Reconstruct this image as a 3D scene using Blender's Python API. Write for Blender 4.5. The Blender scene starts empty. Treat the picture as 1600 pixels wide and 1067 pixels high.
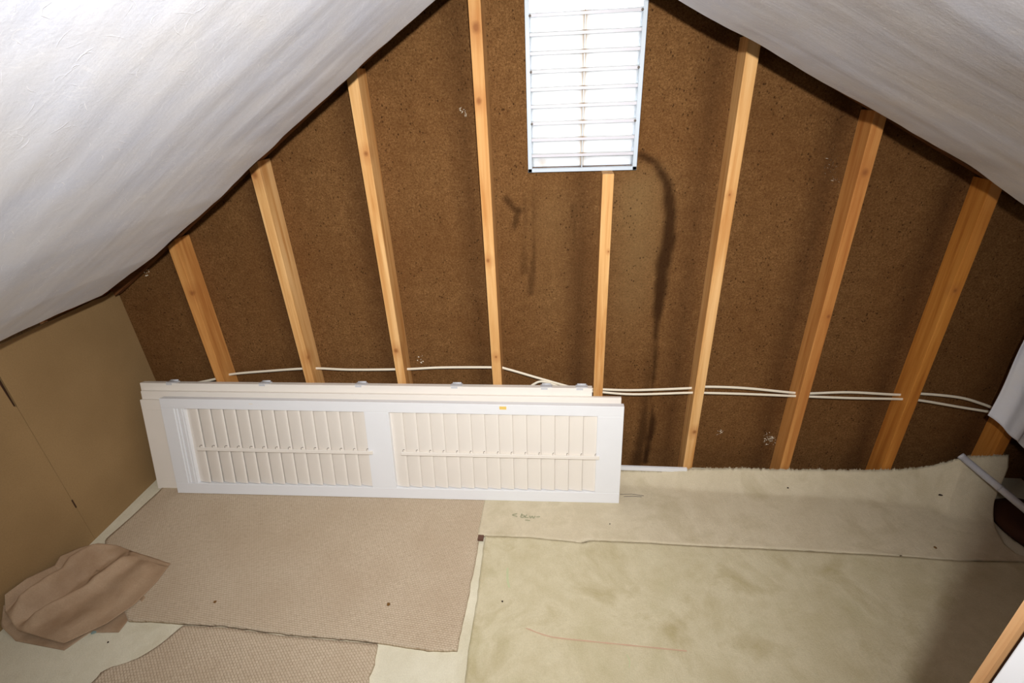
import bpy, bmesh, math, random
import numpy as np
from mathutils import Vector, Matrix
random.seed(7); rng = np.random.default_rng(11)
C = bpy.context.scene.collection
SC = bpy.context.scene

# ------------------------------------------------------------------ camera
cam = bpy.data.cameras.new('camera'); camo = bpy.data.objects.new('camera', cam); C.objects.link(camo)
cam.sensor_width = 36.0; cam.lens = 781.194/1600*36; cam.clip_start = 0.02
rt = Vector((0.99489055, 0.09337706, -0.03838633)); dn = Vector((0.00875075, -0.45854164, -0.88862984)); fw = Vector((-0.10057937, 0.88375352, -0.45701587))
M = Matrix((rt, -dn, -fw)).transposed().to_4x4(); M.translation = Vector((1.51023, -1.83798, 1.59278))
camo.matrix_world = M
SC.camera = camo

# ------------------------------------------------------------------ world, flash, exposure
w = bpy.data.worlds.new('World'); SC.world = w; w.use_nodes = True
bg = w.node_tree.nodes['Background']; bg.inputs[0].default_value = (0.93, 0.97, 1.0, 1); bg.inputs[1].default_value = 4.5

def spot(name, loc, target, energy, angle, blend, radius, col=(1, 1, 1)):
    l = bpy.data.lights.new(name, 'SPOT'); l.energy = energy; l.spot_size = math.radians(angle); l.spot_blend = blend
    l.shadow_soft_size = radius; l.color = col
    o = bpy.data.objects.new(name, l); C.objects.link(o); o.location = loc
    o.rotation_euler = (Vector(target)-Vector(loc)).to_track_quat('-Z', 'Y').to_euler(); return o
spot('camera_flash', (1.575, -1.88, 1.775), (1.20, -0.15, 0.86), 192, 122, 1.0, 0.022, (1.0, 0.985, 0.96))

SC.view_settings.view_transform = 'Standard'; SC.view_settings.look = 'None'
SC.view_settings.gamma = 1.0; SC.view_settings.use_curve_mapping = False
SC.view_settings.exposure = 0.0
SC.cycles.use_denoising = True; SC.cycles.max_bounces = 8

# ------------------------------------------------------------------ materials
def lin(r, g, b):
    f = lambda c: (c/255/12.92) if c/255 <= 0.04045 else ((c/255+0.055)/1.055)**2.4
    return (f(r), f(g), f(b), 1)

class N:
    def __init__(s, name, rough=0.8):
        s.m = bpy.data.materials.new(name); s.m.use_nodes = True; s.t = s.m.node_tree; s.b = s.t.nodes['Principled BSDF']
        s.b.inputs['Roughness'].default_value = rough; s.b.inputs['Specular IOR Level'].default_value = 0.25
        s.co = None
    def n(s, typ, **k):
        x = s.t.nodes.new(typ)
        for a, v in k.items(): setattr(x, a, v)
        return x
    def l(s, a, b): s.t.links.new(a, b)
    def coord(s, scale=(1, 1, 1), rot=(0, 0, 0)):
        if s.co is None: s.co = s.n('ShaderNodeTexCoord')
        mp = s.n('ShaderNodeMapping'); s.l(s.co.outputs['Object'], mp.inputs[0]); mp.inputs['Scale'].default_value = scale; mp.inputs['Rotation'].default_value = rot
        return mp.outputs[0]
    def noise(s, vec, scale, detail=4, rough=0.55, dist=0):
        x = s.n('ShaderNodeTexNoise'); s.l(vec, x.inputs['Vector']); x.inputs['Scale'].default_value = scale
        x.inputs['Detail'].default_value = detail; x.inputs['Roughness'].default_value = rough; x.inputs['Distortion'].default_value = dist
        return x.outputs['Fac']
    def voro(s, vec, scale, feature='F1', out='Distance'):
        x = s.n('ShaderNodeTexVoronoi', feature=feature); s.l(vec, x.inputs['Vector']); x.inputs['Scale'].default_value = scale
        return x.outputs[out]
    def ramp(s, fac, stops):
        x = s.n('ShaderNodeValToRGB'); s.l(fac, x.inputs[0]); e = x.color_ramp.elements
        while len(e) < len(stops): e.new(0.5)
        for i, (p, c) in enumerate(stops):
            e[i].position = p; e[i].color = c if len(c) == 4 else (*c, 1)
        return x.outputs[0]
    def mr(s, v, a, b, c=0, d=1):
        x = s.n('ShaderNodeMapRange'); s.l(v, x.inputs[0])
        for i, k in enumerate((a, b, c, d)): x.inputs[i+1].default_value = k
        return x.outputs[0]
    def math(s, op, a, b):
        x = s.n('ShaderNodeMath', operation=op)
        for i, k in enumerate((a, b)):
            if isinstance(k, (int, float)): x.inputs[i].default_value = k
            else: s.l(k, x.inputs[i])
        return x.outputs[0]
    def mix(s, fac, a, b, mode='MIX'):
        x = s.n('ShaderNodeMix', data_type='RGBA', blend_type=mode)
        for i, k in ((0, fac), (6, a), (7, b)):
            if isinstance(k, (int, float)): x.inputs[i].default_value = k
            elif isinstance(k, tuple): x.inputs[i].default_value = k
            else: s.l(k, x.inputs[i])
        return x.outputs[2]
    def bump(s, h, strength, dist=0.01, prev=None):
        x = s.n('ShaderNodeBump'); s.l(h, x.inputs['Height']); x.inputs['Strength'].default_value = strength; x.inputs['Distance'].default_value = dist
        if prev is not None: s.l(prev, x.inputs['Normal'])
        s.l(x.outputs[0], s.b.inputs['Normal']); return x.outputs[0]
    def col(s, c):
        if isinstance(c, tuple): s.b.inputs['Base Color'].default_value = c
        else: s.l(c, s.b.inputs['Base Color'])
    def attr(s, name):
        x = s.n('ShaderNodeAttribute'); x.attribute_name = name; return x

def wood(name, c1, c2, c3, knots=(), axis=2, rough=0.7, seed=0.0):
    """pine: grain stretched along the axis; knots = (y or x, z, r) on the front face"""
    k = N(name, rough)
    sc = [1, 1, 1]; sc[axis] = 0.05
    v = k.coord(tuple(sc)); v2 = k.n('ShaderNodeVectorMath', operation='ADD'); k.l(v, v2.inputs[0]); v2.inputs[1].default_value = (seed, seed*0.7, seed*1.3)
    g = k.noise(v2.outputs[0], 38, 5, 0.6, 0.4)
    base = k.ramp(g, [(0.32, c2), (0.5, c1), (0.68, c3)])
    big = k.noise(k.coord((1, 1, 0.35)), 3.3, 3)
    base = k.mix(k.mr(big, 0.35, 0.7, 0, 0.45), base, c2)
    for (kx, kz, r) in knots:
        co = k.coord((1, 0.6, 0.75)); d = k.n('ShaderNodeVectorMath', operation='DISTANCE'); k.l(co, d.inputs[0]); d.inputs[1].default_value = (kx, -0.0857*0.6, kz*0.75)
        dd = k.math('ADD', d.outputs['Value'], k.math('MULTIPLY', k.math('SUBTRACT', k.noise(k.coord(), 60, 2), 0.5), r*0.8))
        f = k.mr(dd, r*0.3, r*1.15, 0.8, 0)
        base = k.mix(f, base, lin(96, 48, 20))
        ring = k.mr(dd, r*1.0, r*4.0, 0.45, 0); base = k.mix(ring, base, lin(170, 105, 52))
    k.col(base); k.bump(g, 0.25, 0.002); return k.m

def plain(name, c, rough=0.5, var=0.06, scale=30, bump=0.05, spec=0.35):
    k = N(name, rough); k.b.inputs['Specular IOR Level'].default_value = spec
    f = k.noise(k.coord(), scale, 4); dark = tuple(x*(1-var*2.2) for x in c[:3])+(1,)
    k.col(k.mix(f, c, dark)); k.bump(f, bump, 0.002); return k.m

PINE = (lin(214, 165, 105), lin(190, 132, 72), lin(232, 188, 130))
m_white = plain('shutter_white_paint', lin(236, 237, 240), 0.42, 0.02, 12, 0.03)
m_cream = plain('shutter_cream_paint', lin(240, 233, 224), 0.5, 0.03, 10, 0.03)
m_slat = plain('shutter_louver_paint', lin(238, 231, 222), 0.5, 0.03, 8, 0.03)
m_metal = plain('hinge_metal', lin(205, 206, 210), 0.35, 0.05, 40, 0.02)
m_dark = plain('staple_dark', lin(120, 112, 105), 0.5)
m_yellow = plain('yellow_sticker', lin(240, 205, 110), 0.6)
m_cable = plain('cable_jacket', lin(236, 226, 205), 0.45, 0.05, 50)
m_conduit = plain('grey_tube', lin(205, 205, 212), 0.4, 0.12, 60, 0.1)
m_jamb = plain('white_jamb_paint', lin(245, 246, 250), 0.5, 0.01)
m_void = plain('dark_framing', lin(70, 42, 24), 0.9, 0.2)
m_edge = wood('raw_plywood_edge', lin(206, 160, 112), lin(180, 128, 80), lin(220, 178, 132), axis=2)

def make_sheath():
    k = N('brown_fibreboard', 1.0); k.b.inputs['Specular IOR Level'].default_value = 0.04
    v = k.coord()
    fine = k.noise(v, 150, 6, 0.8, 0.6); mid = k.noise(v, 26, 5, 0.65); big = k.noise(v, 2.6, 3)
    base = k.ramp(fine, [(0.3, lin(72, 47, 24)), (0.5, lin(117, 83, 49)), (0.72, lin(156, 118, 76))])
    base = k.mix(k.mr(mid, 0.35, 0.7, 0, 0.5), base, lin(86, 56, 29))
    base = k.mix(k.mr(big, 0.4, 0.65, 0, 0.35), base, lin(92, 58, 29))
    at = k.attr('stain'); sp = k.n('ShaderNodeSeparateColor'); k.l(at.outputs['Color'], sp.inputs[0])
    base = k.mix(k.math('MULTIPLY', sp.outputs[1], 0.5), base, lin(134, 110, 74))
    spk = k.voro(k.coord((1, 1, 0.7)), 75); spn = k.noise(v, 14, 2)
    f = k.math('MULTIPLY', k.mr(spk, 0.10, 0.26, 0.8, 0), k.mr(spn, 0.5, 0.56, 0, 1)); base = k.mix(f, base, lin(38, 22, 12))
    spk2 = k.voro(k.coord((0.8, 1, 1)), 120); f2 = k.mr(spk2, 0.14, 0.24, 0.5, 0); base = k.mix(f2, base, lin(60, 36, 18))
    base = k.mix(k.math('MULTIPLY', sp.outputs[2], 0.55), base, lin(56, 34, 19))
    base = k.mix(k.math('MULTIPLY', sp.outputs[0], 0.85), base, lin(42, 24, 12))
    k.col(base); b = k.bump(fine, 0.5, 0.004); k.bump(mid, 0.3, 0.006, b); return k.m
m_sheath = make_sheath()

def make_fabric():
    k = N('white_fibrous_facing', 0.72); k.b.inputs['Specular IOR Level'].default_value = 0.3
    v = k.coord()
    def strand(sx, sy, rot, sc, wdt):
        n = k.noise(k.coord((sx, sy, sx), (0, 0, rot)), sc, 3, 0.5, 1.2)
        a = k.math('ABSOLUTE', k.math('SUBTRACT', n, 0.5), 0.0); return k.mr(a, 0.0, wdt, 1, 0)
    s1 = strand(1, 0.4, 0.5, 24, 0.012); s2 = strand(0.5, 1, -0.6, 27, 0.010); s3 = strand(1, 0.6, 1.3, 34, 0.02)
    gate = k.mr(k.noise(v, 7, 2), 0.5, 0.62, 0, 1)
    st = k.math('MULTIPLY', k.math('MAXIMUM', s1, s2), gate)
    tone = k.noise(v, 5, 4, 0.6)
    base = k.mix(k.mr(tone, 0.35, 0.7), lin(214, 218, 231), lin(224, 224, 228))
    base = k.mix(k.math('MULTIPLY', st, 0.35), base, lin(252, 252, 254)); base = k.mix(k.math('MULTIPLY', s3, 0.16), base, lin(240, 240, 244))
    fold = k.noise(k.coord((0.25, 1.0, 0.25)), 16, 4, 0.6, 0.8)
    k.col(base); b = k.bump(fold, 0.07, 0.012); k.bump(k.noise(v, 130, 4), 0.12, 0.002, b); return k.m
m_fabric = make_fabric()

m_fibre = plain('glass_thread', lin(250, 250, 253), 0.5, 0.01)
def make_mat(name, a, b, c, grn=0.0):
    k = N(name, 0.95); k.b.inputs['Specular IOR Level'].default_value = 0.1
    v = k.coord(); big = k.noise(v, 4.5, 5, 0.62, 0.5); mid = k.noise(v, 22, 4, 0.6); fine = k.noise(v, 260, 4, 0.7)
    base = k.ramp(big, [(0.33, a), (0.52, b), (0.72, c)])
    base = k.mix(k.mr(mid, 0.4, 0.75, 0, 0.35), base, c)
    if grn: base = k.mix(k.mr(k.noise(k.coord((1, 1, 1), (0, 0, 1)), 6, 4), 0.56, 0.72, 0, grn), base, lin(156, 158, 104))
    base = k.mix(k.mr(fine, 0.3, 0.7, 0, 0.18), base, lin(120, 108, 78))
    k.col(base); bb = k.bump(fine, 0.4, 0.004); bb = k.bump(k.noise(k.coord((1, 0.3, 1), (0, 0, 0.7)), 60, 4, 0.6, 1.0), 0.25, 0.004, bb); k.bump(big, 0.3, 0.01, bb); return k.m
m_under = make_mat('cream_underlay', lin(226, 219, 196), lin(232, 226, 204), lin(214, 206, 180))
m_mat1 = make_mat('cream_felt', lin(208, 195, 168), lin(218, 206, 180), lin(194, 181, 150))
m_mat2 = make_mat('mottled_felt', lin(204, 193, 160), lin(215, 205, 175), lin(184, 171, 132), 0.12)

def make_carpet(name, rot, sc=1.0):
    k = N(name, 0.95); k.b.inputs['Specular IOR Level'].default_value = 0.1
    br = k.n('ShaderNodeTexBrick'); k.l(k.coord((1, 1, 1), (0, 0, rot)), br.inputs['Vector'])
    br.inputs['Scale'].default_value = 78/sc; br.inputs['Mortar Size'].default_value = 0.09; br.inputs['Mortar Smooth'].default_value = 1.0
    br.inputs['Brick Width'].default_value = 0.8; br.inputs['Row Height'].default_value = 0.55; br.offset = 0.5
    br.inputs['Color1'].default_value = (1, 1, 1, 1); br.inputs['Color2'].default_value = (0.72, 0.72, 0.72, 1); br.inputs['Mortar'].default_value = (0, 0, 0, 1)
    n1 = k.noise(k.coord(), 90, 4, 0.7); n2 = k.noise(k.coord(), 5, 4)
    h = k.math('ADD', k.math('MULTIPLY', br.outputs['Color'], 0.5), k.math('MULTIPLY', n1, 0.8))
    base = k.ramp(h, [(0.35, lin(168, 147, 122)), (0.75, lin(202, 184, 160)), (1.0, lin(212, 194, 170))])
    base = k.mix(k.mr(n2, 0.4, 0.7, 0, 0.35), base, lin(180, 158, 132))
    k.col(base); k.bump(h, 0.55, 0.006); return k.m
m_carpet = make_carpet('ribbed_carpet', 0.1); m_carpet2 = make_carpet('ribbed_carpet_lower', 0.75, 1.1)

def make_board():
    k = N('brown_hardboard', 0.75); v = k.coord(); n = k.noise(v, 3, 3); f = k.noise(v, 190, 3, 0.7)
    base = k.ramp(n, [(0.35, lin(146, 118, 80)), (0.65, lin(158, 129, 89))]); base = k.mix(k.mr(f, 0.3, 0.7, 0, 0.25), base, lin(120, 93, 60))
    k.col(base); k.bump(f, 0.08, 0.001); return k.m
m_board = make_board()
def make_paper():
    k = N('brown_kraft_paper', 0.7); v = k.coord(); n = k.noise(v, 7, 4); f = k.noise(v, 240, 3, 0.7)
    base = k.ramp(n, [(0.35, lin(160, 132, 104)), (0.65, lin(184, 158, 130))]); base = k.mix(k.mr(f, 0.3, 0.7, 0, 0.3), base, lin(132, 100, 74))
    k.col(base); b = k.bump(k.noise(v, 14, 3, 0.5, 0.6), 0.35, 0.010); k.bump(f, 0.12, 0.001, b); return k.m
m_paper = make_paper()
m_rust = plain('rust_brown_facing', lin(70, 36, 16), 0.8, 0.2, 12, 0.3)
m_wallshade = plain('shade_brown_board', lin(104, 74, 42), 0.8, 0.15, 6, 0.1)  # darker board brown, shade of the right wall put into the colour

def make_vent():
    k = N('translucent_white_vinyl', 0.5)
    at = k.attr('dirt')
    base = k.mix(at.outputs['Fac'], lin(240, 240, 240), lin(190, 150, 90)); k.col(base)
    tr = k.n('ShaderNodeBsdfTranslucent'); k.l(base, tr.inputs['Color']); mx = k.n('ShaderNodeMixShader'); mx.inputs[0].default_value = 0.45
    k.l(k.b.outputs[0], mx.inputs[1]); k.l(tr.outputs[0], mx.inputs[2]); k.l(mx.outputs[0], k.t.nodes['Material Output'].inputs[0]); return k.m
m_vent = make_vent()
m_lip = plain('slat_lip_metal', lin(206, 204, 212), 0.4, 0.05)
m_ventframe = plain('vent_frame_metal', lin(196, 206, 216), 0.4, 0.04)

# ------------------------------------------------------------------ builders
def link(name, verts, faces, mat, parent=None, smooth=False):
    me = bpy.data.meshes.new(name); me.from_pydata([tuple(map(float, v)) for v in verts], [], [tuple(f) for f in faces]); me.update()
    bm = bmesh.new(); bm.from_mesh(me); bmesh.ops.recalc_face_normals(bm, faces=bm.faces); bm.to_mesh(me); bm.free()
    me.materials.append(mat)
    if smooth: me.polygons.foreach_set('use_smooth', [True]*len(me.polygons))
    o = bpy.data.objects.new(name, me); C.objects.link(o)
    if parent is not None: o.parent = parent; o.matrix_parent_inverse = parent.matrix_world.inverted()
    return o
def tag(o, label=None, cat=None, group=None, kind=None):
    if label: o['label'] = label
    if cat: o['category'] = cat
    if group: o['group'] = group
    if kind: o['kind'] = kind
    return o
def empty(name, loc, **k):
    o = bpy.data.objects.new(name, None); C.objects.link(o); o.location = loc; o.empty_display_size = 0.05
    bpy.context.view_layer.update(); return tag(o, **k)
class MB:
    def __init__(s): s.v = []; s.f = []
    def box(s, x0, x1, y0, y1, z0, z1, fn=None):
        b = len(s.v); p = [(x, y, z) for x in (x0, x1) for y in (y0, y1) for z in (z0, z1)]
        s.v += [fn(*q) if fn else q for q in p]
        s.f += [tuple(b+i for i in q) for q in ((0, 1, 3, 2), (4, 6, 7, 5), (0, 4, 5, 1), (2, 3, 7, 6), (0, 2, 6, 4), (1, 5, 7, 3))]; return s
    def prism(s, poly, axis, a, b):
        """poly in the two other axes"""
        n = len(poly); k = len(s.v)
        for t in (a, b):
            for p in poly:
                q = list(p); q.insert(axis, t); s.v.append(tuple(q))
        s.f.append(tuple(range(k, k+n))); s.f.append(tuple(range(k+2*n-1, k+n-1, -1)))
        for i in range(n): j = (i+1) % n; s.f.append((k+i, k+j, k+n+j, k+n+i))
        return s
    def build(s, name, mat, parent=None, smooth=False, bevel=0.0, kind=None):
        o = link(name, s.v, s.f, mat, parent, smooth)
        if bevel:
            m = o.modifiers.new('bevel', 'BEVEL'); m.width = bevel; m.segments = 2; m.limit_method = 'ANGLE'
        if kind: o['kind'] = kind
        return o
def lerp_poly(poly, n):
    p = np.array(poly, float); d = np.r_[0, np.cumsum(np.linalg.norm(np.diff(p, axis=0), axis=1))]; t = np.linspace(0, d[-1], n)
    return np.stack([np.interp(t, d, p[:, k]) for k in range(p.shape[1])], 1)
def vnoise(x, y, s, seed=0, oct=4):
    r = np.random.default_rng(seed); out = np.zeros_like(x, float); a = 1.0
    for o in range(oct):
        for _ in range(5):
            th = r.uniform(0, 6.28); f = s*(2**o)*r.uniform(0.7, 1.3); out += a*np.sin((x*np.cos(th)+y*np.sin(th))*f+r.uniform(0, 6.28))/5
        a *= 0.55
    return out
def sheet(name, P, thick, mat, parent=None, ragged=0.0, down=(0, 0, -1)):
    """P: (n,m,3) grid of the top face; closed with a bottom face at -thick"""
    n, m, _ = P.shape; P = P.copy()
    D = np.array(down)*thick; V = np.concatenate([P.reshape(-1, 3), (P+D).reshape(-1, 3)]); F = []; o = n*m
    for i in range(n-1):
        for j in range(m-1):
            a = i*m+j; F.append((a, a+1, a+m+1, a+m)); F.append((o+a, o+a+m, o+a+m+1, o+a+1))
    ring = [j for j in range(m)]+[i*m+m-1 for i in range(1, n)]+[(n-1)*m+j for j in range(m-2, -1, -1)]+[i*m for i in range(n-2, 0, -1)]
    for i in range(len(ring)): a, b = ring[i], ring[(i+1) % len(ring)]; F.append((a, o+a, o+b, b))
    return link(name, V, F, mat, parent, True)
def coons(top, bot, left, right, n, m):
    """top/bot run left to right (m pts), left/right run from top to bottom (n pts)"""
    T, B, L, R = lerp_poly(top, m), lerp_poly(bot, m), lerp_poly(left, n), lerp_poly(right, n)
    s = np.linspace(0, 1, m)[None, :, None]; t = np.linspace(0, 1, n)[:, None, None]
    return (1-t)*T[None]+t*B[None]+(1-s)*L[:, None]+s*R[:, None]-((1-t)*(1-s)*T[0]+(1-t)*s*T[-1]+t*(1-s)*B[0]+t*s*B[-1])
def tube(name, pts, r, mat, parent=None, n=8, flat=1.0, res=1):
    p = np.array(pts, float); V = []; F = []
    for i, c in enumerate(p):
        d = p[min(i+1, len(p)-1)]-p[max(i-1, 0)]; d /= np.linalg.norm(d); up = np.array([0, 0, 1.]) if abs(d[2]) < 0.9 else np.array([0, 1., 0])
        a = np.cross(d, up); a /= np.linalg.norm(a); b = np.cross(a, d)
        for k in range(n): th = 2*math.pi*k/n; V.append(c+a*math.cos(th)*r*flat+b*math.sin(th)*r)
    for i in range(len(p)-1):
        for k in range(n): q = (k+1) % n; F.append((i*n+k, i*n+q, (i+1)*n+q, (i+1)*n+k))
    F.append(tuple(range(n))); F.append(tuple((len(p)-1)*n+k for k in range(n-1, -1, -1)))
    return link(name, V, F, mat, parent, True)
def smooth_path(pts, n=40):
    p = np.array(pts, float); m = len(p); out = []
    for i in range(m-1):
        p0, p1, p2, p3 = p[max(i-1, 0)], p[i], p[i+1], p[min(i+2, m-1)]
        for t in np.linspace(0, 1, max(2, n//m), endpoint=False):
            out.append(0.5*((2*p1)+(-p0+p2)*t+(2*p0-5*p1+4*p2-p3)*t*t+(-p0+3*p1-3*p2+p3)*t**3))
    out.append(p[-1]); return out

# ------------------------------------------------------------------ roof lines on the gable
def zl(x): return 1.0746+0.66*x
def zr(x): return 2.7536-0.53*x
RX, RZ = 1.411, 2.006
XL, XR, YB = -1.75, 5.25, -3.3

# floor
fl = MB(); fl.box(XL, XR, YB, 0.05, -0.08, 0.0); tag(fl.build('floor', m_under), kind='structure')
# roof deck over everything (dark boards, mostly behind the facing)
for nm, fz, xa in (('ceiling', zl, XL), ('ceiling', zr, XR)):
    up = 0.30; pr_ = [(xa, fz(xa)+up), (RX, RZ+up), (RX, RZ+up+0.03), (xa, fz(xa)+up+0.03)]
    tag(MB().prism(pr_, 1, YB, 0.06).build(nm, m_void), kind='structure')
# wall behind the photographer
tag(MB().prism([(XL, -0.05), (XR, -0.05), (XR, zr(XR)+.3), (RX, RZ+.3), (XL, zl(XL)+.3)], 1, YB, YB+0.03).build('wall_front', m_void), kind='structure')
# gable wall sheathing with the vent opening and its water stains
VX0, VX1, VZ0, VZ1 = 1.386, 1.756, 1.317, 1.845
def gable():
    st = 0.01; xs = np.arange(-1.7, 5.2, st); zs = np.arange(-0.05, 2.32, st); X, Z = np.meshgrid(xs, zs, indexing='ij')
    n, m = X.shape
    jit = vnoise(X, Z, 14, 3)*0.012
    def seg(poly, width):
        P = np.array(poly); best = np.full(X.shape, 9.0)
        for a, b in zip(P[:-1], P[1:]):
            d = b-a; t = np.clip(((X-a[0])*d[0]+(Z-a[1])*d[1])/(d@d), 0, 1); best = np.minimum(best, np.hypot(X-a[0]-t*d[0], Z-a[1]-t*d[1]))
        w_ = width*(1+0.45*vnoise(X, Z, 9, 8)); return np.clip(1.25-(best+jit)/w_, 0, 1)
    R = seg([(1.774, 1.36), (1.823, 1.334), (1.866, 1.269), (1.889, 1.17), (1.896, 1.065), (1.879, .955), (1.882, .825), (1.882, .687), (1.89, .57), (1.891, .382), (1.908, .248), (1.893, .03)], 0.017)
    low = np.clip((0.75-Z)/0.5, 0, 1)
    R = np.maximum(R, 0.8*low*seg([(1.872, .75), (1.87, .45), (1.868, .2), (1.855, 0)], 0.03))
    R = np.maximum(R, 0.9*seg([(1.300, 1.226), (1.330, 1.19), (1.345, 1.179)], 0.018)); R = np.maximum(R, 0.7*seg([(1.345, 1.19), (1.33, 1.12)], 0.014))
    R = np.maximum(R, 0.5*seg([(1.405, 1.246), (1.401, 1.009), (1.385, .86)], 0.009)); R = np.maximum(R, 0.35*seg([(1.372, 1.24), (1.36, .95)], 0.008))
    R = np.maximum(R, 0.4*seg([(1.542, 1.2), (1.558, 0.95)], 0.014))
    G = 0.9*np.exp(-((X-1.78)/0.10)**2)*np.clip((1.36-Z)/0.1, 0, 1)*np.clip((Z-0.5)/0.5, 0, 1)*(0.7+0.4*vnoise(X, Z, 10, 5))
    G = np.maximum(G, 0.4*np.exp(-((X-1.48)/0.12)**2)*np.clip((1.36-Z)/0.2, 0, 1)*np.clip((Z-0.6)/0.5, 0, 1)*(0.7+0.5*vnoise(X, Z, 8, 6)))
    G = np.clip(G, 0, 1)
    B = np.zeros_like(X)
    for i in range(-1, 10):       # darker bands in the board beside each stud
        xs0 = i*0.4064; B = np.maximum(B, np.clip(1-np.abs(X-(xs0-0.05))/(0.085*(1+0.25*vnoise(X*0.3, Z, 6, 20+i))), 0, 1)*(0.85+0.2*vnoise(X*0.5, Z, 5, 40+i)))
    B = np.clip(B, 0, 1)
    # exact rim of the vent opening: snap grid lines
    def near(a, v): return int(np.argmin(np.abs(a-v)))
    i0, i1, k0, k1 = near(xs, VX0), near(xs, VX1), near(zs, VZ0), near(zs, VZ1)
    roof = np.minimum(zl(X)+0.30, zr(X)+0.30)
    idx = np.arange(n*m).reshape(n, m); F = []
    for i in range(n-1):
        for k in range(m-1):
            if i0 <= i < i1 and k0+1 <= k < k1: continue
            if Z[i, k] > roof[i, k]+0.01: continue
            F.append((idx[i, k], idx[i+1, k], idx[i+1, k+1], idx[i, k+1]))
    V = np.stack([X, np.zeros_like(X), Z], -1).reshape(-1, 3)
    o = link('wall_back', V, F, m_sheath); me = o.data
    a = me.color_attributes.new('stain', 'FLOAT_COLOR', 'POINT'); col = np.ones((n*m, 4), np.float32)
    col[:, 0] = R.ravel(); col[:, 1] = G.ravel(); col[:, 2] = B.ravel(); a.data.foreach_set('color', col.ravel())  # water stains, pale wash, darker bands beside studs
    s = o.modifiers.new('board', 'SOLIDIFY'); s.thickness = 0.014; s.offset = -1 if me.polygons[0].normal.y < 0 else 1
    return tag(o, kind='structure')
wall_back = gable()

# gable rafters the studs run up to; dark brown paints in the facing's shadow
for s, fz, xa in ((0, zl, -.33), (1, zr, 3.47)):
    h = 0.16
    o = MB().prism([(xa, fz(xa)+.022), (RX, RZ+.022), (RX, RZ+h), (xa, fz(xa)+h)], 1, -0.080, -0.045).build('gable_rafter', wood('rafter_wood', lin(112, 70, 38), lin(88, 52, 26), lin(128, 84, 48), axis=0, seed=s))
    tag(o, ['sloping rafter along the left roof edge above the studs', 'sloping rafter along the right roof edge above the studs'][s], 'rafter')

# studs
DX = [-.0126, -.0024, .0008, .0037, .0124, .0081, .0038, -.0007, -.0130]
KN = {0: [(0.021, 0.893, 0.010), (0.07, 0.86, 0.012)], 1: [(0.418, 1.343, 0.013), (0.445, 0.60, 0.009)], 2: [(0.838, 1.402, 0.008), (0.83, 0.639, 0.010)],
      3: [(1.243, 1.75, 0.014), (1.238, 1.55, 0.010), (1.235, 1.02, 0.007), (1.243, 0.615, 0.006)], 4: [(1.67, 1.05, 0.003)], 5: [(2.056, 1.24, 0.004), (2.065, 0.266, 0.009)],
      6: [(2.46, 1.30, 0.011), (2.47, 0.8, 0.007)], 7: [(2.86, 0.9, 0.007)], 8: [(3.26, 0.6, 0.008)]}
SL = ['leftmost pine stud, short, with a V shaped knot mark, beside the brown side board',
      'second pine stud from the left with a round knot at its top',
      'third pine stud from the left, pale with a faint knot near its top',
      'tall pine stud left of the white vent with dark knots near its top',
      'short pine stud ending directly under the white vent',
      'tall pine stud right of the vent, just right of the curved water stain',
      'third pine stud from the right, with a wide knot band near its top',
      'orange pine stud with no clear knots, second from the right edge',
      'rightmost shaded stud partly hidden behind the hanging white flap']
CZ = [(.484, .48), (.523, .525), (.527, .531), (.538, .538), (.452, .452), (.453, .453), (.443, .443), (.437, .439), (.378, .378)]
for i in range(9):
    x0 = i*.4064+DX[i]; x1 = x0+0.038; f = zl if x1 < RX else zr
    tilt = (1.0, 1.0, 1.0)
    tone = PINE if i in (1, 2, 3, 4, 5) else ((lin(200, 140, 76), lin(172, 108, 52), lin(216, 158, 92)) if i in (0, 6) else (lin(192, 124, 52), lin(166, 98, 36), lin(208, 142, 66)))  # right-hand studs deeper orange, weaker light there painted into the wood
    m = wood('pine_%d' % i, *tone, knots=KN.get(i, ()), seed=i*1.37)
    if i == 4: top = [(x0, 1.316), (x1, 1.316)]
    else: top = [(x0, f(x0)+.0215), (x1, f(x1)+.0215)]
    s = MB().prism([(x0, 0.0005), (x1, 0.0005), top[1][::1], top[0]], 1, -0.0857, -0.001).build('wall_stud', m, bevel=0.0015)
    tag(s, SL[i], 'stud', 'pine studs of the gable wall')

# ------------------------------------------------------------------ left knee wall: two hardboard panels on a dark frame
wl = MB().box(-0.46, -0.40, -3.2, -0.003, 0.0, 0.80).build('wall_left', m_void); tag(wl, kind='structure')
pa = MB().prism([(-0.0015, 0.0), (-0.5570, 0.0), (-0.5555, 0.655), (-0.5545, 0.662), (-0.552, 0.873), (-0.12, 0.877), (-0.06, 0.872), (-0.03, 0.879), (-0.0015, 0.868)], 0, -0.398, -0.3905).build('wall_panel', m_board, wl)
pb = MB().prism([(-0.5578, 0.0), (-3.2, 0.0), (-3.2, 0.873), (-0.570, 0.873), (-0.564, 0.662), (-0.557, 0.655)], 0, -0.398, -0.3905).build('wall_panel', m_board, wl)
for zz, yy in ((0.197, -0.5572),):
    MB().box(-0.3905, -0.3895, yy-0.0025, yy+0.0025, zz-0.02, zz+0.02).build('crack', m_void, wl)
pl = MB(); xs = np.linspace(-0.002, -0.30, 9); rr = np.random.default_rng(3)
pl.prism([(y, 0.80) for y in xs]+[(y, 0.892-0.25*abs(y)*0.25+rr.uniform(-0.006, 0.006)) for y in xs[::-1]], 0, -0.46, -0.399)
pl.build('top_plate', wood('orange_plate', lin(200, 130, 62), lin(160, 92, 36), lin(214, 150, 84), axis=1, seed=9), wl)

# right knee wall, in shade
tag(MB().box(3.48, 3.54, -1.45, -0.003, 0.0, 0.78).build('wall_right', m_wallshade), kind='structure')

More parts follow.
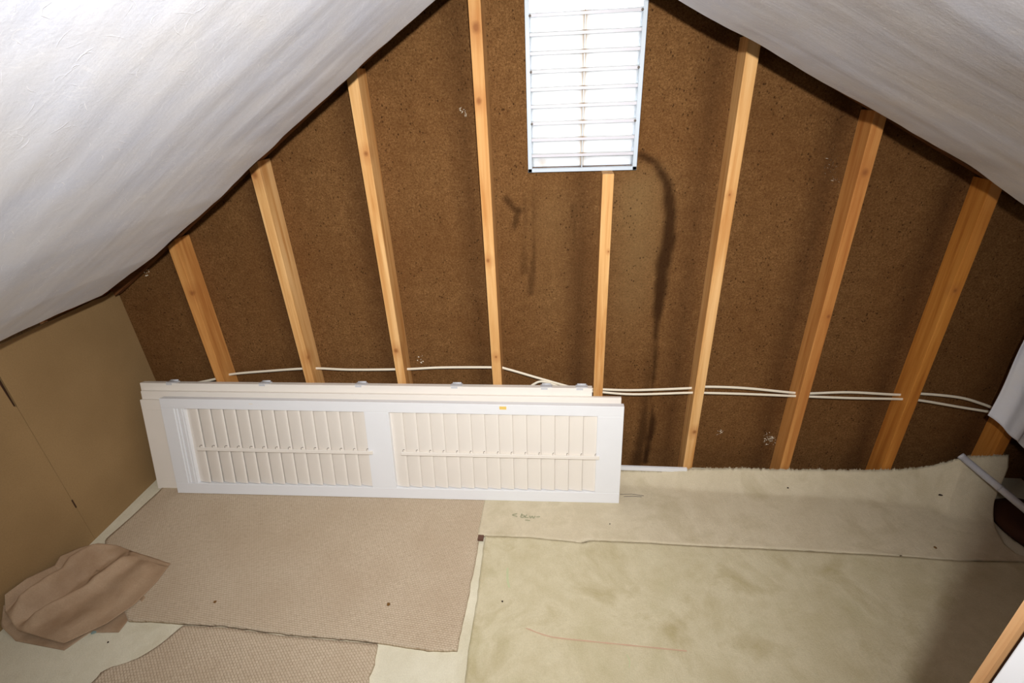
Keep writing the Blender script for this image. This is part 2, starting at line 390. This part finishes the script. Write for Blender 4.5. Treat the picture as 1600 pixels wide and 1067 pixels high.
# ------------------------------------------------------------------ insulation facing on the two roof slopes
def slope_sheet(name, edge, y1, label, seed, sgn):
    ex = np.array(edge); n, m = 150, 260
    u = lerp_poly(edge, m); ys = -0.33-(np.linspace(0, 1, n)**1.25)*(abs(y1)-0.33)
    X = np.repeat(u[None, :, 0], n, 0); Z = np.repeat(u[None, :, 1], n, 0); Y = np.repeat(ys[:, None], m, 1)
    S = np.linspace(0, 1, m)[None, :]*np.ones((n, 1))
    nx, nz = (0.55*sgn, -0.83)
    far = np.clip((-Y-0.33)/0.35, 0, 1)
    d = 0.008*vnoise(X*0.5, Y*1.0, 5, seed, 2)*far+0.0018*vnoise(X*0.5, Y*2.2, 12, seed+1, 3)*np.clip(far*2, .25, 1)
    edge_w = 0.005*vnoise(u[:, 0]*1.0, u[:, 0]*0, 16, seed+2, 4)
    d = d+edge_w[None, :]*(1-far)*0.7
    Y = Y+0.006*(1-far)*vnoise(X, X*0, 20, seed+3, 3)
    fade = np.clip(np.minimum(S, 1-S)/0.05, 0, 1)*0.9+0.1; d = d*fade
    P = np.stack([X+nx*d, Y, Z+nz*d], -1)
    o = sheet(name, P, 0.004, m_fabric, down=(0, 0, 1)); tag(o, label, 'insulation')
    q = np.random.default_rng(seed); V = []; F = []           # loose glass threads lying on the facing
    for _ in range(2600):
        i, j = q.integers(3, n-4), q.integers(3, m-4); c = P[i, j]; tu = P[i, j+1]-P[i, j-1]; tu /= np.linalg.norm(tu); tv = P[i+1, j]-P[i-1, j]; tv /= np.linalg.norm(tv)
        nn = np.cross(tu, tv); nn /= np.linalg.norm(nn); nn *= -1 if nn[2] > 0 else 1
        th = q.normal(0.5, 0.9); L = q.uniform(0.006, 0.024); bend = q.normal(0, 0.7); wd = q.uniform(0.00018, 0.00055); b0 = len(V)
        for k in range(4):
            t = (k/3-0.5); a = th+bend*t; p = c+nn*0.0005+(tu*math.cos(a)+tv*math.sin(a))*L*t*1.6; sd = (-tu*math.sin(a)+tv*math.cos(a))*wd*(1.1-abs(t)*1.6)
            V += [p-sd, p+sd]
        F += [(b0+2*k, b0+2*k+1, b0+2*k+3, b0+2*k+2) for k in range(3)]
    f_ = link('loose_fibres', V, F, m_fibre, o); f_['kind'] = 'stuff'
    return o
slope_sheet('insulation_facing', [(-1.2, .60), (-.8, .76), (-.50, .90), (-.39, .930), (-.33, .934), (-.25, .942), (-.117, .983), (.135, 1.122), (.313, 1.232), (.439, 1.312), (.546, 1.385), (.709, 1.494), (.849, 1.585), (.95, 1.65), (1.069, 1.723), (1.179, 1.791), (1.395, 1.925)], -1.75,
            'white fibrous insulation facing billowing over the left roof slope', 21, 1)
slope_sheet('insulation_facing', [(1.425, 1.945), (1.6, 1.858), (1.789, 1.761), (1.868, 1.72), (1.984, 1.662), (2.122, 1.590), (2.299, 1.501), (2.427, 1.435), (2.558, 1.367), (2.758, 1.252), (2.95, 1.145), (3.25, .985), (3.47, .868)], -1.75,
            'white fibrous insulation facing covering the right roof slope', 33, -1)
tag(MB().prism([(1.39, 1.93), (1.41, 1.915), (1.43, 1.93), (1.43, 2.02), (1.39, 2.02)], 1, -3.2, -0.10).build('ridge_board', wood('ridge_wood', *PINE, axis=1)), kind='structure')
# hanging flap at right
def flap():
    n, m = 60, 50; P = np.zeros((n, m, 3))
    for i, t in enumerate(np.linspace(0, 1, n)):
        for j, s in enumerate(np.linspace(0, 1, m)):
            x = 3.062+0.36*s; zt = 2.7536-0.53*x-0.02; zb = 0.445-0.50*s-0.10*s*s*0+0.012*math.sin(s*17)*s
            zb = float(np.interp(s, [0, .04, .133, .44, 1], [.447, .436, .409, .319, .17]))+0.004*math.sin(s*23)
            fold = 0.018*math.sin(s*15+t*1.5)*(0.3+0.7*t)+0.008*math.sin(s*31+2*t)
            P[i, j] = (x+0.006*math.sin(t*9), -0.205+fold-0.02*(1-t)*0, zt+(zb-zt)*t)
    return sheet('hanging_facing_flap', P, 0.003, m_fabric, down=(0, 1, 0))
tag(flap(), 'loose flap of white insulation facing hanging down at the right edge', 'insulation')

# ------------------------------------------------------------------ gable vent
vent = empty('gable_vent', (1.571, 0, 1.317), label='white louvered gable vent glowing with daylight high between the studs', cat='vent')
def dirt_attr(o, fn):
    a = o.data.attributes.new('dirt', 'FLOAT', 'POINT'); a.data.foreach_set('value', [fn(*v.co) for v in o.data.vertices])
for a, b, c, d in ((VX0, VX0+0.014, VZ0, VZ1), (VX1-0.014, VX1, VZ0, VZ1), (VX0, VX1, VZ0, VZ0+0.012), (VX0, VX1, VZ1-0.012, VZ1)):
    o = MB().box(a, b, -0.022, 0.05, c, d).build('vent_frame', m_ventframe, vent, bevel=0.001); 
zs_ = [1.324+0.0509*k for k in range(1, 11)]
for k, z0 in enumerate(zs_):
    if z0 > VZ1-0.02: continue
    V = []; F = []; nx = 40; prof = [(-0.019, -0.009), (-0.019, 0.0), (-0.014, 0.003), (0.004, -0.010), (0.024, -0.034), (0.040, -0.056)]
    if k == 8 or True:
        for i in range(nx+1):
            x = VX0+0.014+(VX1-VX0-0.028)*i/nx
            sag = 0.0004*math.sin(i*0.3+k)
            for (y, z) in prof: V.append((x, y, z0+z+sag))
    p = len(prof)
    for i in range(nx):
        for j in range(p-1): F.append((i*p+j, (i+1)*p+j, (i+1)*p+j+1, i*p+j+1))
    o = link('louver_slat', V, F, m_vent, vent, True)
    sm = o.modifiers.new('t', 'SOLIDIFY'); sm.thickness = 0.0012
    MB().box(VX0+0.0145, VX1-0.0145, -0.0215, -0.0195, z0-0.0085, z0-0.0005).build('slat_lip', m_lip, o)
    dirt_attr(o, lambda x, y, z, k=k, z0=z0: max(0.0, min(1.0, (1.0-abs(x-1.571)/(0.004+0.010*min(1, abs(z-(z0-0.03))/0.03)))))*0.75 + (0.35*max(0, 1-math.hypot(x-1.435, (z-z0+0.03))/0.02) if k in (5, 2, 0) else 0))
for x in (1.5695,):
    MB().box(x, x+0.003, -0.010, 0.045, VZ0+0.012, VZ1-0.012).build('centre_support', m_ventframe, vent)
for z in (1.777, 1.625, 1.472):
    for x in (VX0+0.016, VX1-0.016):
        t = tube('rivet', [(x, -0.0215, z), (x, -0.025, z)], 0.004, m_dark, vent, 10)

# ------------------------------------------------------------------ cables through the studs
def yy(x): return -0.045
ca = [(-0.20, 0.43), (-0.05, 0.462), (0.03, 0.486), (0.2, 0.503), (0.42, 0.524), (0.6, 0.524), (0.84, 0.529), (1.0, 0.536), (1.23, 0.540), (1.28, 0.534), (1.43, 0.49), (1.58, 0.447), (1.64, 0.448), (1.8, 0.442), (2.03, 0.453), (2.1, 0.462), (2.25, 0.462), (2.44, 0.447), (2.5, 0.446), (2.65, 0.452), (2.84, 0.440), (2.92, .446), (3.06, .434), (3.15, .408), (3.22, .381), (3.3, .36)]
cb = [(1.34, 0.30), (1.36, 0.43), (1.40, 0.478), (1.44, 0.484), (1.5, 0.46), (1.58, 0.437), (1.64, 0.440), (1.8, 0.433), (2.03, 0.446), (2.1, 0.445), (2.25, 0.441), (2.44, 0.438), (2.5, 0.438), (2.65, 0.436), (2.84, 0.432), (2.92, .425), (3.06, .400), (3.15, .386), (3.22, .374), (3.3, .35)]
o = tube('electrical_cable', smooth_path([(x, -0.045+0.006*math.sin(x*7), z) for x, z in ca], 160), 0.0058, m_cable, None, 8, 0.6); tag(o, 'white electrical cable strung across the whole wall through all the studs', 'cable')
o = tube('electrical_cable', smooth_path([(x, -0.060+0.004*math.sin(x*9), z) for x, z in cb], 140), 0.0055, m_cable, None, 8, 0.6); tag(o, 'second white cable rising behind the shutters and running below the first to the right', 'cable')

# old cobweb tufts and flecks stuck on the boards
def web(cx, cz, r, n, label, seed):
    q = np.random.default_rng(seed); V = []; F = []
    for _ in range(n):
        a = q.normal(0, r*0.5, 2); th = q.uniform(0, 3.14); L = q.uniform(0.002, 0.007); b = len(V); x, z = cx+a[0], cz+a[1]*1.2
        dx, dz = math.cos(th)*L, math.sin(th)*L; wx, wz = -math.sin(th)*0.0009, math.cos(th)*0.0009
        V += [(x-dx, -0.003, z-dz), (x+wx, -0.006, z+wz), (x+dx, -0.003, z+dz), (x-wx, -0.001, z-wz)]; F += [(b, b+1, b+2), (b, b+2, b+3), (b, b+1, b+3), (b+1, b+2, b+3)]
    o = link('cobweb_tuft', V, F, m_cable); tag(o, label, 'cobweb', 'cobweb tufts stuck to the brown boards'); o['kind'] = 'stuff'
web(2.41, 0.175, 0.03, 55, 'white cobweb tuft low on the board left of the third stud from the right', 1)
web(2.20, 0.205, 0.012, 14, 'tiny white cobweb fleck low between the stained bay and its right stud', 2)
web(2.40, 1.305, 0.03, 34, 'white cobweb tuft high on the board near the right roof slope', 3)
web(1.17, 1.52, 0.012, 12, 'white cobweb fleck left of the tall stud beside the vent', 4)
web(-0.22, 0.955, 0.02, 12, 'white cobweb fleck in the left corner above the side board', 5)
web(0.90, 0.55, 0.02, 10, 'white cobweb fleck just above the stacked shutters', 6)

# ------------------------------------------------------------------ plantation shutters leaning on the studs
X0, Y0, YAW, LA, LB = -.209, -.2994, .0231, .2242, .1248
def SH(u, v, w_):
    L = LA+(LB-LA)*(u/1.97)
    return (X0+u*math.cos(YAW)-w_*math.sin(YAW), Y0+u*math.sin(YAW)+v*math.sin(L)-w_*math.cos(L), 0.014+v*math.cos(L)+w_*math.sin(L))
def sbox(name, u0, u1, v0, v1, w0, w1, mat, parent, bevel=0.0015, seg=1):
    n = max(1, int((u1-u0)/0.25)); mb = MB(); us = np.linspace(u0, u1, n+1); V = []; F = []
    for u in us:
        for (v, w_) in ((v0, w0), (v1, w0), (v1, w1), (v0, w1)): V.append(SH(u, v, w_))
    for i in range(n):
        for k in range(4): F.append((i*4+k, i*4+(k+1) % 4, i*4+4+(k+1) % 4, i*4+4+k))
    F.append((0, 1, 2, 3)); F.append(tuple(n*4+k for k in (3, 2, 1, 0)))
    mb.v = V; mb.f = F; return mb.build(name, mat, parent, bevel=bevel)
def louver(name, uc, v0, v1, wc, wid, th, ang, mat, parent):
    V = []; F = []; n = 14
    for v in (v0, v1):
        for k in range(n):
            t = 2*math.pi*k/n; a = math.cos(t)*wid/2; b = math.copysign(abs(math.sin(t))**0.8, math.sin(t))*th/2
            V.append(SH(uc+a*math.cos(ang)-b*math.sin(ang), v, wc+a*math.sin(ang)+b*math.cos(ang)))
    for k in range(n): q = (k+1) % n; F.append((k, q, n+q, n+k))
    return link(name, V, F, mat, parent, True)
def shutter(label, off, u0, u1, h, mat, front, rab=0.0, t=0.028):
    root = empty('louvered_shutter', SH((u0+u1)/2, 0, off-t/2), label=label, cat='shutter', group='white shutters stacked against the studs')
    w1, w0 = off, off-t
    sbox('top_rail', u0, u1, h-0.045, h, w0, w1, mat, root); sbox('bottom_rail', u0, u1, 0, 0.050, w0, w1, mat, root)
    if rab: sbox('rebate_lip', u0, u1, h, h+rab, w0, w0+t*0.55, mat, root)
    a0, a1, b0, b1, c0, c1 = u0, u0+(0.060 if front else 0.16), u0+0.906, u0+1.006, u1-0.102, u1
    for p, q in ((a0, a1), (b0, b1), (c0, c1)): sbox('stile', p, q, 0.050, h-0.045, w0, w1, mat, root)
    if front:
        # stepped beading inside the left stile
        for k in range(3): sbox('bead', a1+0.012*k, a1+0.012*(k+1), 0.050, h-0.045, w0, w1-(0.003, 0.006, 0.001)[k], mat, root, 0.002)
        for p, q, n in ((u0+0.100, b0, 14), (b1, c0, 15)):
            pitch = (q-p)/n
            sbox('bead', p-0.004, p+0.004, 0.050, h-0.045, w0, w1-0.002, mat, root, 0.001) if n == 14 else sbox('bead', p, p+0.005, 0.050, h-0.045, w0, w1+0.001, mat, root, 0.001)
            for i in range(n):
                uc = p+pitch*(i+0.5); louver('louver', uc, 0.052, h-0.047, (w0+w1)/2-0.002, pitch*1.18, 0.009, 0.20, m_slat, root)
            r0, r1 = (p+0.040, q+0.022) if n == 14 else (p+0.044, q+0.013)
            rod = sbox('tilt_rod', r0, r1, 0.216, 0.232, w1+0.004, w1+0.011, m_slat, root, 0.002)
            for i in range(n):
                us = p+pitch*(i+1)-(0.004)
                st = [SH(us, 0.231, w1+0.008), SH(us, 0.2385, w1+0.006), SH(us+0.003, 0.2395, w1+0.002), SH(us+0.003, 0.235, w1-0.004)]
                tube('staple', st, 0.0012, m_dark, rod, 5)
    else:
        sbox('louver_blank', a1, c0, 0.052, h-0.047, w0+0.008, w1-0.008, m_slat, root)
    return root
s1 = shutter('front white shutter panel, both banks of closed louvers in full view', 0.0, 0.0, 1.961, 0.4526, m_white, True)
s = sbox('sticker', 1.471, 1.499, 0.431, 0.444, 0.0, 0.0006, m_yellow, s1, 0); s['label'] = 'small yellow sticker'
sbox('scuff', 0.408, 0.424, 0.433, 0.437, 0.0, 0.0004, m_cream, s1, 0)
s2 = shutter('middle cream edged shutter panel, sticking out at the left behind the front one', -0.032, -0.122, 1.953, 0.432, m_cream, False, 0.036)
for u in (): pass
s3 = shutter('rearmost shutter panel with metal hinges along its top edge, touching the studs', -0.062, -0.135, 1.838, 0.500, m_cream, False, 0, 0.027)
for u in (-0.012, 0.42, 0.85, 1.26, 1.63, 1.772):
    h_ = sbox('hinge', u, u+0.048, 0.5004, 0.5034, -0.089, -0.0635, m_metal, s3, 0.0006)
    p0, p1 = SH(u+0.006, 0.506, -0.0875), SH(u+0.042, 0.506, -0.0875); tube('hinge_pin', [p0, p1], 0.0035, m_metal, h_, 8)
    sbox('hinge_leaf', u+0.003, u+0.030, 0.492, 0.4995, -0.0622, -0.0612, m_metal, h_, 0)

# ------------------------------------------------------------------ floor coverings
def flat(a, z): return [(x, y, z) for x, y in a]
def ragged(P, amt, seed, sides='tblr'):
    n, m, _ = P.shape; q = np.random.default_rng(seed)
    def r(k): a = q.normal(0, 1, k); b = np.convolve(a, np.ones(3)/3, 'same'); return b*amt
    if 'b' in sides: P[-1, :, 1] += r(m)
    if 't' in sides: P[0, :, 1] += r(m)
    if 'l' in sides: P[:, 0, 0] += r(n)
    if 'r' in sides: P[:, -1, 0] += r(n)
    return P
# upper felt strip, its far edge climbing the base of the gable wall
seam = [(1.195, -.449), (1.212, -.451), (1.395, -.449), (1.6, -.462), (1.631, -.449), (1.813, -.447), (2.115, -.450), (2.425, -.448), (2.754, -.453), (2.991, -.461), (3.153, -.453), (3.46, -.46)]
def upper():
    m, n = 330, 46
    xs = np.linspace(1.183, 3.46, m); P = np.zeros((n, m, 3)); sm = np.interp(xs, [a for a, b in seam], [b for a, b in seam])
    eh = np.interp(xs, [1.18, 1.78, 2.0, 2.08, 2.34, 2.65, 2.9, 3.02, 3.136, 3.223, 3.282, 3.46], [.052, .052, .056, .071, .087, .091, .098, .107, .122, .150, .186, .20])
    lift = 0.006*vnoise(xs, xs*0, 9, 5, 3)*0.4
    for i, t in enumerate(np.linspace(0, 1, n)):
        ye = -0.094; y = ye+(sm-ye)*t; d = (ye-y); run = np.clip(eh*0.9, 0.06, 0.30)
        k = np.clip(1-d/run, 0, 1); z = 0.014+(eh-0.014)*(k**1.7)+0.0012*vnoise(xs*1.0, y, 12, 9, 3)
        P[i] = np.stack([xs, y, z], 1)
    # right side of the strip is turned back in a ragged curve
    yr = [-.094, -.12, -.2, -.3, -.369, -.419, -.462]; xr = [3.290, 3.285, 3.215, 3.165, 3.142, 3.150, 3.46]
    for i in range(n):
        y_ = P[i, :, 1].mean(); xe = np.interp(-y_, [-a for a in yr], xr)
        s = (P[i, :, 0]-1.183)/(3.46-1.183); P[i, :, 0] = 1.183+(xe-1.183)*s
    q = np.random.default_rng(4); P[0, :, 2] += q.normal(0, 0.0022, m); P[-1, :, 1] += np.convolve(q.normal(0, 0.0016, m), np.ones(3)/3, 'same'); P[:, 0, 0] += q.normal(0, .001, n)
    return P
PU = upper(); mu = sheet('felt_underlay_strip', PU, 0.012, m_mat1); tag(mu, 'long cream felt strip along the foot of the wall, right of the carpet', 'underlay')
def fringe(P, parent, seed, n=900, up=(0, 0, 1)):
    q = np.random.default_rng(seed); V = []; F = []; L = np.array(P)
    for _ in range(n):
        i = q.integers(0, len(L)-1); t = q.uniform(); c = L[i]*(1-t)+L[i+1]*t; b = len(V); d = np.array(up)*q.uniform(0.001, 0.006)+q.normal(0, 0.0022, 3)
        wv = np.array([q.uniform(0.0004, 0.001), 0, 0]); V += [c-wv, c+wv, c+d]; F.append((b, b+1, b+2))
    o = link('fringe', V, F, m_mat1, parent); o['kind'] = 'stuff'
fringe(PU[0], mu, 5)
PL = coons(flat([(1.213, -.4555), (1.395, -.4535), (1.6, -.4665), (1.631, -.4535), (1.813, -.4515), (2.115, -.4545), (2.425, -.4525), (2.754, -.4575), (2.991, -.4655), (3.153, -.4575), (3.46, -.4645), (3.475, -.4645)], 0.013), flat([(1.236, -1.35), (2.4, -1.4), (3.475, -1.40)], 0.013),
           flat([(1.213, -.4555), (1.224, -.768), (1.223, -.891), (1.230, -1.0), (1.236, -1.35)], 0.013), flat([(3.475, -.4645), (3.475, -1.4)], 0.013), 90, 220)
PL[..., 0] = np.minimum(PL[..., 0], 3.475)
PL[..., 2] += 0.0015*vnoise(PL[..., 0], PL[..., 1], 9, 14, 3); ragged(PL, 0.0012, 6, 'tl'); PL[:, 0, 2] += 0.003
ml = sheet('felt_underlay_sheet', PL, 0.0125, m_mat2); tag(ml, 'large mottled felt sheet with greenish stains, right front of the floor', 'underlay'); fringe(PL[0], ml, 6, 500)
# carpets
PA = coons(flat([(-.315, -.2), (1.178, -.17)], 0.012), flat([(.034, -.882), (.246, -.881), (.39, -.878), (.606, -.892), (.923, -.897), (1.093, -.91), (1.186, -.905)], 0.012),
           flat([(-.315, -.2), (-.310, -.30), (-.319, -.437), (-.332, -.567), (-.20, -.70), (.034, -.882)], 0.012), flat([(1.178, -.17), (1.190, -.269), (1.192, -.457), (1.191, -.713), (1.186, -.905)], 0.012), 60, 120)
ragged(PA, 0.0014, 8, 'lbr'); PA[..., 2] += 0.001*vnoise(PA[..., 0], PA[..., 1], 8, 15, 3)
tag(sheet('carpet_remnant', PA, 0.0115, m_carpet), 'large beige ribbed carpet remnant on the floor under the shutters', 'carpet')
PB = coons(flat([(.2435, -.888), (.39, -.884), (.606, -.898), (.926, -.903)], 0.0095), flat([(.06, -1.5), (.93, -1.5)], 0.0095),
           flat([(.2435, -.888), (.203, -.962), (.175, -1.0), (.098, -1.036), (.083, -1.051), (.075, -1.12), (.06, -1.5)], 0.0095), flat([(.926, -.903), (.938, -.96), (.934, -1.0), (.945, -1.04), (.93, -1.5)], 0.0095), 50, 70)
ragged(PB, 0.0035, 9, 'lr')
tag(sheet('carpet_remnant', PB, 0.009, m_carpet2), 'smaller beige carpet remnant with ragged edges at the bottom of the picture', 'carpet')

# white trim strip on the wall base beside the shutters
tag(MB().box(1.60, 2.055, -0.100, -0.088, 0.0585, 0.0775).build('trim_strip', m_white, bevel=0.001), 'thin white trim strip at the foot of the wall beside the shutters', 'trim')

# rust brown kraft bundle in the right corner, beyond the turned back felt
def bundle():
    n, m = 26, 30; P = np.zeros((n, m, 3))
    for i, t in enumerate(np.linspace(0, 1, n)):
        for j, s in enumerate(np.linspace(0, 1, m)):
            x = 3.175+0.28*s+(0.06*abs(2*t-1)**2.2+0.03*t)*(1-s); y = -0.415+0.27*t; e = min(s, 1-s, t, 1-t)*2
            P[i, j] = (x, y, 0.012+0.035*min(1, e*3)**0.5+0.006*math.sin(9*s+5*t))
    return sheet('kraft_bundle', P, 0.011, m_rust)
tag(bundle(), 'dark rust brown kraft bundle in the shaded right corner of the floor', 'paper')

# grey tube leaning from the felt up toward the wall
a, b = Vector((3.108, -.1, .196)), Vector((3.352, -.5, .030)); d = (b-a).normalized(); r = 0.0135
cd = empty('grey_tube', b, label='pale grey tube slanting over the turned up felt at the right', cat='pipe')
tube('tube_body', [a+d*0.004, b], r, m_conduit, cd, 16); tube('end_rim', [a, a+d*0.010], r*1.06, m_conduit, cd, 16)
for t in (0.30, 0.55): tube('joint_band', [a+(b-a)*t, a+(b-a)*(t+0.02)], r*1.04, m_conduit, cd, 16)

# ------------------------------------------------------------------ crumpled brown paper by the left board
def paper():
    bl = [(-0.376, -.888, .112), (-0.374, -.915, .062), (-.30, -.955, .030), (-.20, -.968, .022), (-.113, -.978, .016)]           # left tip to bottom corner
    br = [(-.113, -.978, .016), (-.02, -.905, .02), (.02, -.83, .018), (.032, -.74, .016), (.027, -.660, .016)]                  # bottom corner to right tip
    tl = [(-0.376, -.888, .112), (-0.376, -.815, .100), (-.374, -.728, .060), (-.372, -.70, .075), (-.35, -.645, .058), (-.31, -.61, .045)]  # up the board
    tr = [(-.31, -.61, .045), (-.245, -.60, .028), (-.16, -.622, .024), (-.06, -.642, .022), (.027, -.660, .016)]
    P = coons(tl, br, bl, tr, 70, 80)   # top = tl, bottom = br, left = bl, right = tr
    n, m, _ = P.shape; U = np.linspace(0, 1, n)[:, None]*np.ones((1, m)); S = np.ones((n, 1))*np.linspace(0, 1, m)[None]
    env = np.clip(np.minimum(np.minimum(U, 1-U), np.minimum(S, 1-S))*7, 0, 1)
    ridge = lambda c, w_, h, k=0: h*np.exp(-((U+k*(S-.5)-c)/w_)**2)
    z = ridge(.20, .06, .040, .10)+ridge(.52, .055, .034, -.12)+ridge(.36, .05, -.020)+ridge(.80, .10, .012, .05)
    z += 0.007*np.abs(vnoise(P[..., 0]*1.2, P[..., 1]*1.2, 16, 51, 3))+0.004*vnoise(P[..., 0], P[..., 1], 30, 52, 3)
    P[..., 2] = np.maximum(P[..., 2]+z*env, 0.0135); P[..., 0] = np.maximum(P[..., 0], -0.384)
    return P
pap = empty('kraft_paper_sheets', (-.17, -.8, .0), label='crumpled brown kraft paper lying against the left board', cat='paper')
sheet('top_sheet', paper(), 0.0012, m_paper, pap)
lo = coons([(-0.380, -.905, .080), (-.37, -.80, .018), (-.30, -.70, .016)], [(-.105, -.992, .0022), (-.07, -.930, .0022), (.03, -.922, .0022)], [(-0.380, -.905, .080), (-.375, -.945, .028), (-.30, -.975, .003), (-.105, -.992, .0022)], [(-.30, -.70, .016), (-.10, -.72, .016), (.034, -.80, .0135), (.030, -.922, .0022)], 40, 40)
lo[..., 2] = np.minimum(lo[..., 2], 0.09)
sheet('lower_sheet', lo, 0.001, m_paper, pap)
fl_ = []
for t in np.linspace(0, 1, 12): fl_.append([(-.165+.185*t, -.624-.040*t, .032-.008*t), (-.155+.19*t, -.640-.036*t, .041-.012*t), (-.15+.183*t, -.656-.022*t, .030-.010*t)])
o = sheet('folded_edge', np.array(fl_), 0.001, m_paper, pap)

# ------------------------------------------------------------------ small litter and marks
def chip(x, y, z, s, mat, label, name='debris_chip', cat='debris', seed=0, el=1.0):
    q = np.random.default_rng(seed); V = []; n = 7
    for k in range(n): t = 2*math.pi*k/n; rr_ = s*(0.7+0.5*q.uniform()); V.append((x+rr_*el*math.cos(t), y+rr_*math.sin(t), z))
    V += [(vx*0.7+x*0.3, vy*0.7+y*0.3, z+s*0.55) for vx, vy, _ in V[:n]]
    F = [tuple(range(n)), tuple(range(2*n-1, n-1, -1))]+[(k, (k+1) % n, n+(k+1) % n, n+k) for k in range(n)]
    return tag(link(name, V, F, mat), label, cat, 'bits of litter on the floor')
mb_ = plain('dark_bit', lin(52, 36, 26), 0.8); mb2 = plain('brown_bit', lin(120, 84, 40), 0.8); mb3 = plain('blue_bit', lin(140, 160, 156), 0.7)
chip(1.312, -.732, .015, .0035, mb_, 'tiny black speck on the mottled felt sheet near the carpet', seed=1)
chip(1.705, -.368, .014, .0035, mb_, 'tiny black speck on the cream strip below the front shutter', seed=2)
chip(2.885, -.411, .014, .006, mb2, 'small tan chip on the cream strip near the seam at right', seed=3)
chip(3.036, -.174, .050, .005, mb_, 'small dark chip near the far right of the cream strip', seed=4, el=2)
chip(.919, -.768, .013, .007, mb2, 'brown crumb lying on the ribbed carpet', seed=5)
chip(2.46, -.151, .038, .004, mb_, 'tiny dark speck on the cream strip near the wall foot', seed=6)
chip(.30, -.80, .013, .006, mb2, 'faint brown crumb on the carpet near the paper', seed=12)
chip(-.055, -.93, .004, .006, mb3, 'tiny pale blue scrap under the paper edge', seed=7, el=1.6)
chip(.02, -.955, .001, .003, mb_, 'tiny dark speck on the underlay below the paper', seed=9)
t_ = MB().box(1.187, 1.209, -.481, -.459, .0125, .022).build('wood_chip', plain('chip_brown', lin(104, 74, 60), 0.8)); tag(t_, 'small square brown chip at the carpet corner by the seam', 'debris')
for k, (p, q_) in enumerate((((1.76, -.204), (1.86, -.207)), ((1.775, -.216), (1.85, -.213)))):
    o = tube('twig', [(p[0], p[1], .016), ((p[0]+q_[0])/2, p[1]+.003, .0172), (q_[0], q_[1], .016)], 0.0011, m_dark, None, 5); tag(o, 'thin grey sliver on the cream strip, %s of a pair right of the shutter' % ('farther' if k == 0 else 'nearer'), 'debris')
# faded scribble and coloured marks: thin ink on the felt
def mark(pts, z, wd, mat, parent, name='ink_mark'):
    V = []; F = []; p = np.array(smooth_path([(x, y, z) for x, y in pts], 24)); n = len(p)
    for i in range(n):
        d = p[min(i+1, n-1)]-p[max(i-1, 0)]; d /= np.linalg.norm(d)+1e-9; a_ = np.array([-d[1], d[0], 0])*wd*(0.6+0.5*abs(math.sin(i*1.7))); V += [p[i]-a_, p[i]+a_]
    for i in range(n-1): F.append((2*i, 2*i+1, 2*i+3, 2*i+2))
    return link(name, V, F, mat, parent)
mi = plain('faded_ink', lin(168, 166, 136), 0.9); mg = plain('green_mark', lin(196, 200, 160), 0.9); mr_ = plain('red_mark', lin(206, 172, 146), 0.9)
zt = 0.0166
for pts in ([(1.330, -.337), (1.312, -.345), (1.332, -.352)], [(1.350, -.335), (1.347, -.355), (1.360, -.352), (1.358, -.343), (1.349, -.345)], [(1.371, -.340), (1.364, -.353), (1.378, -.356)], [(1.382, -.345), (1.386, -.357), (1.393, -.347), (1.399, -.357), (1.405, -.345)], [(1.41, -.350), (1.425, -.348)], [(1.365, -.368), (1.385, -.370)]):
    mark(pts, zt, 0.0028, mi, mu, 'ink_stroke')
mark([(1.40, -.823), (1.48, -.846), (1.60, -.852), (1.72, -.856), (1.90, -.862)], 0.0185, 0.0022, mr_, ml, 'red_line')
mark([(1.715, -.885), (1.722, -.905), (1.718, -.925)], 0.0185, 0.0016, mg, ml, 'green_mark')
mark([(1.317, -.60), (1.322, -.65), (1.332, -.68)], 0.0185, 0.004, mg, ml, 'green_mark')

# ------------------------------------------------------------------ access opening beside the photographer (right)
wa = MB().box(1.98, 3.6, -1.47, -1.46, 0.0, 0.82).build('wall_access', m_edge)
ac = tag(wa, kind='structure')
MB().prism([(1.98, .82), (3.30, .82), (3.0, 1.08), (1.98, 1.62)], 1, -1.47, -1.46).build('upper_board', m_edge, wa)
MB().box(1.986, 2.024, -1.60, -1.4705, 0.0, 1.60).build('framing_stud', m_void, wa)
MB().box(1.974, 1.985, -1.72, -1.481, 0.0, 1.62).build('jamb', m_jamb, wa, bevel=0.002)
MB().prism([(1.98, 0.0), (3.6, 0.0), (3.6, .80), (3.0, 1.08), (1.98, 1.60)], 1, -1.62, -1.605).build('inner_board', m_wallshade, wa)
